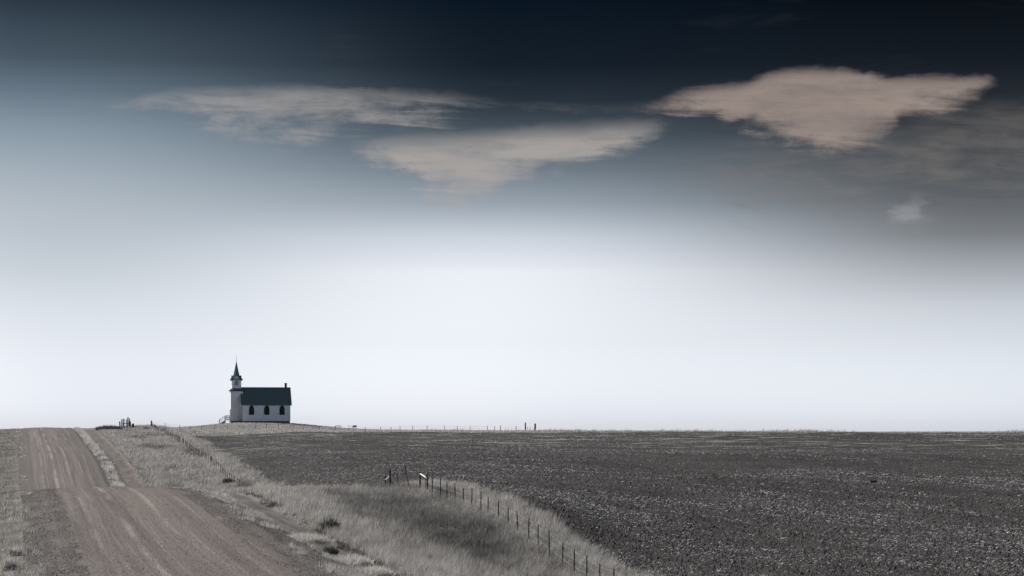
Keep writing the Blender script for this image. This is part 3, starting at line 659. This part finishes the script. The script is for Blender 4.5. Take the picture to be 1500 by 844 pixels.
# corner brace on the crest
fc = empty('corner_brace', on(SF, 158)); tag(fc, 'short brace of two dark posts with a white rail and fallen sticks', 'fence brace')
bp = [at(564.5, 157.5), at(571.5, 155)]; bt = [post(fc, bp[0], .95, .06, .01), post(fc, bp[1], 1.3, .07, .01)]
bm = add_tube(bmesh.new(), bt[0] - Vector((0, 0, .3)), bt[1] - Vector((0, 0, .45)), .035)
for v in bm.verts: v.co -= fc.location
obj('brace_rail', bm, M_RAIL, fc)
for (px, y_, dx, h, r) in ((584, 156, -.16, 1.35, .035), (601, 153, -.42, 1.75, .04), (581, 155, -.5, .8, .03)):
    p = at(px, y_); so = obj('leaning_stick', add_tube(bmesh.new(), (0, 0, -.2), (dx, .1, h), r, r * .6, 5), M_POST); so.location = p
    tag(so, {584: 'thin dark stick standing upright beside the corner brace', 601: 'tallest thin stick leaning over near the corner brace', 581: 'short stick leaning low behind the corner brace'}[px], 'stick')
# far roadside fence up the opposite slope
ff = empty('fence', on(SF, 330)); tag(ff, 'dense post fence climbing the far slope between grass and field', 'fence')
tops = []
for k in range(70):
    yy = 262 + 2.45 * k + random.uniform(-.2, .2); p = on(SF + random.uniform(-.06, .06), yy); h = 1.0 + random.uniform(-.15, .12); big = random.random() < .08
    tops.append((p, post(ff, p, h + .15 * big, .075 if big else .04, .03)))
wires(ff, tops, (.5, .9), .012)
# fence on the church hill
fh = empty('fence', at(400, 470)); tag(fh, 'sparse thin post fence crossing the pale hill before the church', 'fence')
tops = []
for px, y_, h, r in [(222,434,1.35,.14),(242,448,.95,.045),(263,455,.95,.045),(279,458,.9,.045),(295,461,.95,.045),(314,463,.9,.045),(333,465,1.0,.05),(356,466,.95,.045),(374,467,.9,.045),(390,468,.95,.05),(408,468,.95,.045),(425,468,.9,.045),(445,468,.95,.05),(468,468,.95,.045),(491,468,1.0,.06),(511,468,1.25,.05),(535,466,.9,.045),(558,466,.95,.05),(573,465,.9,.045),(586,465,1.0,.05),(604.6,465,1.0,.05),(625.7,464,1.0,.05),(651,464,1.0,.05),(670,463,1.0,.05),(688.8,463,1.0,.05),(714,462,1.0,.05)]:
    p = at(px, y_); tops.append((p, post(fh, p, h, r * 1.15, .03)))
wires(fh, tops, (.55, .92), .012)
# weathered posts standing at the end of that fence
for px, y_, h, r, lb in [(724.5,462,.95,.07,'short leaning post nearest the thin hill fence end'),(733,462,1.1,.08,'stout short post second from the thin hill fence end'),(740,463,.75,.04,'low thin stake close beside the stout short post'),(744.5,463,.8,.035,'low thin stake midway between the stout and the slanting post'),(750,463,.75,.035,'low thin stake beside the slanting post'),
                     (756,462,1.1,.09,'slanting grey post between thin stakes on the ridge'),(762,463,.7,.035,'lone low stake between slanting and tall posts'),(769.6,460,1.75,.15,'tall slender grey post on the ridge end'),(773,462,.95,.04,'thin stake close against the tall slender post'),(776.5,462,.95,.04,'thin stake midway between tall slender and thickest posts'),(783.2,460,1.5,.21,'thickest dark post at the end of the ridge row')]:
    e = empty('ridge_post', at(px, y_)); tag(e, lb, 'post', 'weathered posts on the ridge'); post(e, e.location, h, r, .05, M_GREYP)
# old enclosure of stubby posts by the road crest
en = empty('post_enclosure', at(188, 432)); tag(en, 'cluster of weathered upright planks and posts on the crest by the road', 'enclosure')
for px, y_, h, w in [(176,430,1.45,.22),(178.6,434,1.75,.2),(181,435,1.75,.24),(184.5,436,1.6,.16),(186.8,437,2.0,.2),(188.6,436,1.75,.16),(190.4,434,1.3,.24),(191.2,433,1.15,.2),(193.6,431,.85,.18),(195.6,429,.95,.24),(198,430,.4,.3)]:
    p = at(px, y_); bm = bmesh.new(); Mx = Matrix.Rotation(random.uniform(-.07, .07), 4, 'Y') @ Matrix.Rotation(random.uniform(-.5, .5), 4, 'Z')
    add_box(bm, (0, 0, h/2 - .15), (w, w * .55, h + .3), Mx); add_box(bm, (w*.12, 0, h + .03), (w * .55, w * .5, .08), Mx)
    o = obj('post', bm, M_POST if random.random() < .6 else M_GREYP, en); o.location = p - en.location
for a, b_, h in (((176, 430), (195.6, 429), .35), ((178.6, 434), (191, 434), .9)):
    bm = add_tube(bmesh.new(), at(*a) + Vector((0, 0, h)), at(*b_) + Vector((0, 0, h)), .07)
    for v in bm.verts: v.co -= en.location
    obj('rail', bm, M_GREYP, en)
# small frames on the skyline right of the church
e = empty('feeder', at(519, 505)); tag(e, 'small dark slatted feeder on legs standing beyond the metal bench', 'feeder')
box('hopper', (.1, 0, .62), (.78, .6, .34), M_GREYP, e); box('lid', (.1, 0, .815), (.9, .7, .05), M_GREYP, e); box('tray', (-.42, 0, .5), (.3, .5, .12), M_GREYP, e)
for lx in (-.5, -.2, .1, .42):
    for ly in (-.25, .25): box('leg', (lx, ly, .2), (.07, .07, .6), M_GREYP, e)
e = empty('bench', at(495, 511)); tag(e, 'low light metal bench frame on the slope behind the church gable', 'bench')
bm = bmesh.new(); pp = [(-.75,0,.32),(-.4,0,.5),(0,0,.56),(.4,0,.5),(.8,0,.3)]
for a, b_ in zip(pp[:-1], pp[1:]): add_tube(bm, a, b_, .05, n=5)
obj('back_rail', bm, M_METAL, e); box('seat', (0, -.2, .3), (1.5, .35, .06), M_METAL, e)
for lx in (-.6, .5): 
    for ly in (-.32, -.05): box('leg', (lx, ly, .13), (.08, .08, .34), M_GREYP, e)
    
# ------------------------------------------------------------------ shrubs, tufts, stone
def shrub(name, label, cat_, px, Y, rad, h, N, col, group=None, lw=.02, spread=1.0, dz=0):
    e = empty(name, at(px, Y)); tag(e, label, cat_, group)
    bm = bmesh.new()
    for k in range(7):
        t = random.uniform(0, 6.28); add_tube(bm, (0, 0, -.1), (math.cos(t) * rad * .6, math.sin(t) * rad * .6, h * random.uniform(.5, .85)), .008, .004, 4)
    obj('stem', bm, M_POST if col[0] < .2 else M_RAIL, e)
    t = rng.random(N) * 6.28; r_ = rad * np.sqrt(rng.random(N)) * (.7 + .5 * fbm(np.cos(t) * 2 + 5, np.sin(t) * 2 + px, 2)); base = np.c_[np.cos(t) * r_, np.sin(t) * r_, rng.random(N) * h * .45 * (1 - (r_ / rad / 1.3) ** 2)]
    hh = h * (.3 + .5 * rng.random(N)) * (1 - .5 * (r_ / rad) ** 2); d = np.c_[np.cos(t) * r_ / rad * .6 * spread + rng.normal(0, .3, N), np.sin(t) * r_ / rad * .6 * spread + rng.normal(0, .3, N), np.ones(N)] * hh[:, None]
    q = rng.random(N) * 6.28; sd = np.c_[np.cos(q), np.sin(q), np.zeros(N)] * (lw * (.6 + .8 * rng.random(N)))[:, None]
    V = np.empty((N, 3, 3)); V[:, 0] = base - sd; V[:, 1] = base + sd; V[:, 2] = base + d
    c = np.array(col) * (.55 + .9 * rng.random(N))[:, None]
    o = tri_mesh('foliage', V.reshape(-1, 3), np.arange(3 * N).reshape(-1, 3), np.repeat(c, 3, 0), M_BLADE, e); o['kind'] = 'stuff'
    return e
DK = (.10, .098, .09); PALE = (.62, .6, .57)
shrub('shrub', 'dark low shrub on the bank between road crest and post enclosure', 'shrub', 160, 424, 2.6, 1.1, 1600, DK, lw=.07)
shrub('weed_clump', 'dark weed clump amid the tall ditch grass above the track', 'weeds', 484, 115, .42, .75, 500, DK, lw=.02)
shrub('weed_clump', 'dark leafy weed at the track edge beside pale tufts', 'weeds', 484, 93, .3, .4, 450, DK, lw=.018)
shrub('grass_tuft', 'large pale tuft between the track and the gravel shoulder', 'grass tuft', 456, 96.5, .75, .55, 1500, PALE, lw=.012)
shrub('grass_tuft', 'pale spreading tuft beside the large tuft at the track', 'grass tuft', 440, 99, .6, .38, 900, PALE, lw=.012)
shrub('grass_tuft', 'bright bushy tuft where the track leaves the gravel shoulder', 'grass tuft', 515, 87.5, .8, .55, 1700, PALE, lw=.012)
shrub('grass_tuft', 'bright tuft farther along below the bushy one', 'grass tuft', 548, 84.5, .7, .5, 1400, PALE, lw=.012)
shrub('grass_tuft', 'tall grey tuft on the gravel shoulder opposite the dirt track', 'grass tuft', 13, 80, .3, .6, 420, (.52, .51, .49), lw=.012)
shrub('grass_tuft', 'small grey tuft between the tall and the rounded shoulder tufts', 'grass tuft', 22, 86, .28, .45, 320, (.5, .49, .47), lw=.012)
shrub('grass_tuft', 'rounded grey tuft on the shoulder closest to the wheel tracks', 'grass tuft', 37, 87, .25, .4, 280, (.48, .47, .45), lw=.012)
shrub('weed_clump', 'dark weeds at the foot of the far post fence', 'weeds', 333, 268, .6, 1.0, 300, DK, lw=.05)
# dark stone lying in the field
bm = bmesh.new(); bmesh.ops.create_icosphere(bm, subdivisions=2, radius=.17)
for v in bm.verts: v.co = Vector((v.co.x * 1.7, v.co.y, v.co.z * .6)) * random.uniform(.82, 1.15)
o = obj('stone', bm, mat_new('dark_stone', (.03, .029, .028), .9, .3, 6, .3)); o.location = at(1279, 176) + Vector((0, 0, .08)); tag(o, 'dark stone lying alone on the tilled field', 'stone')
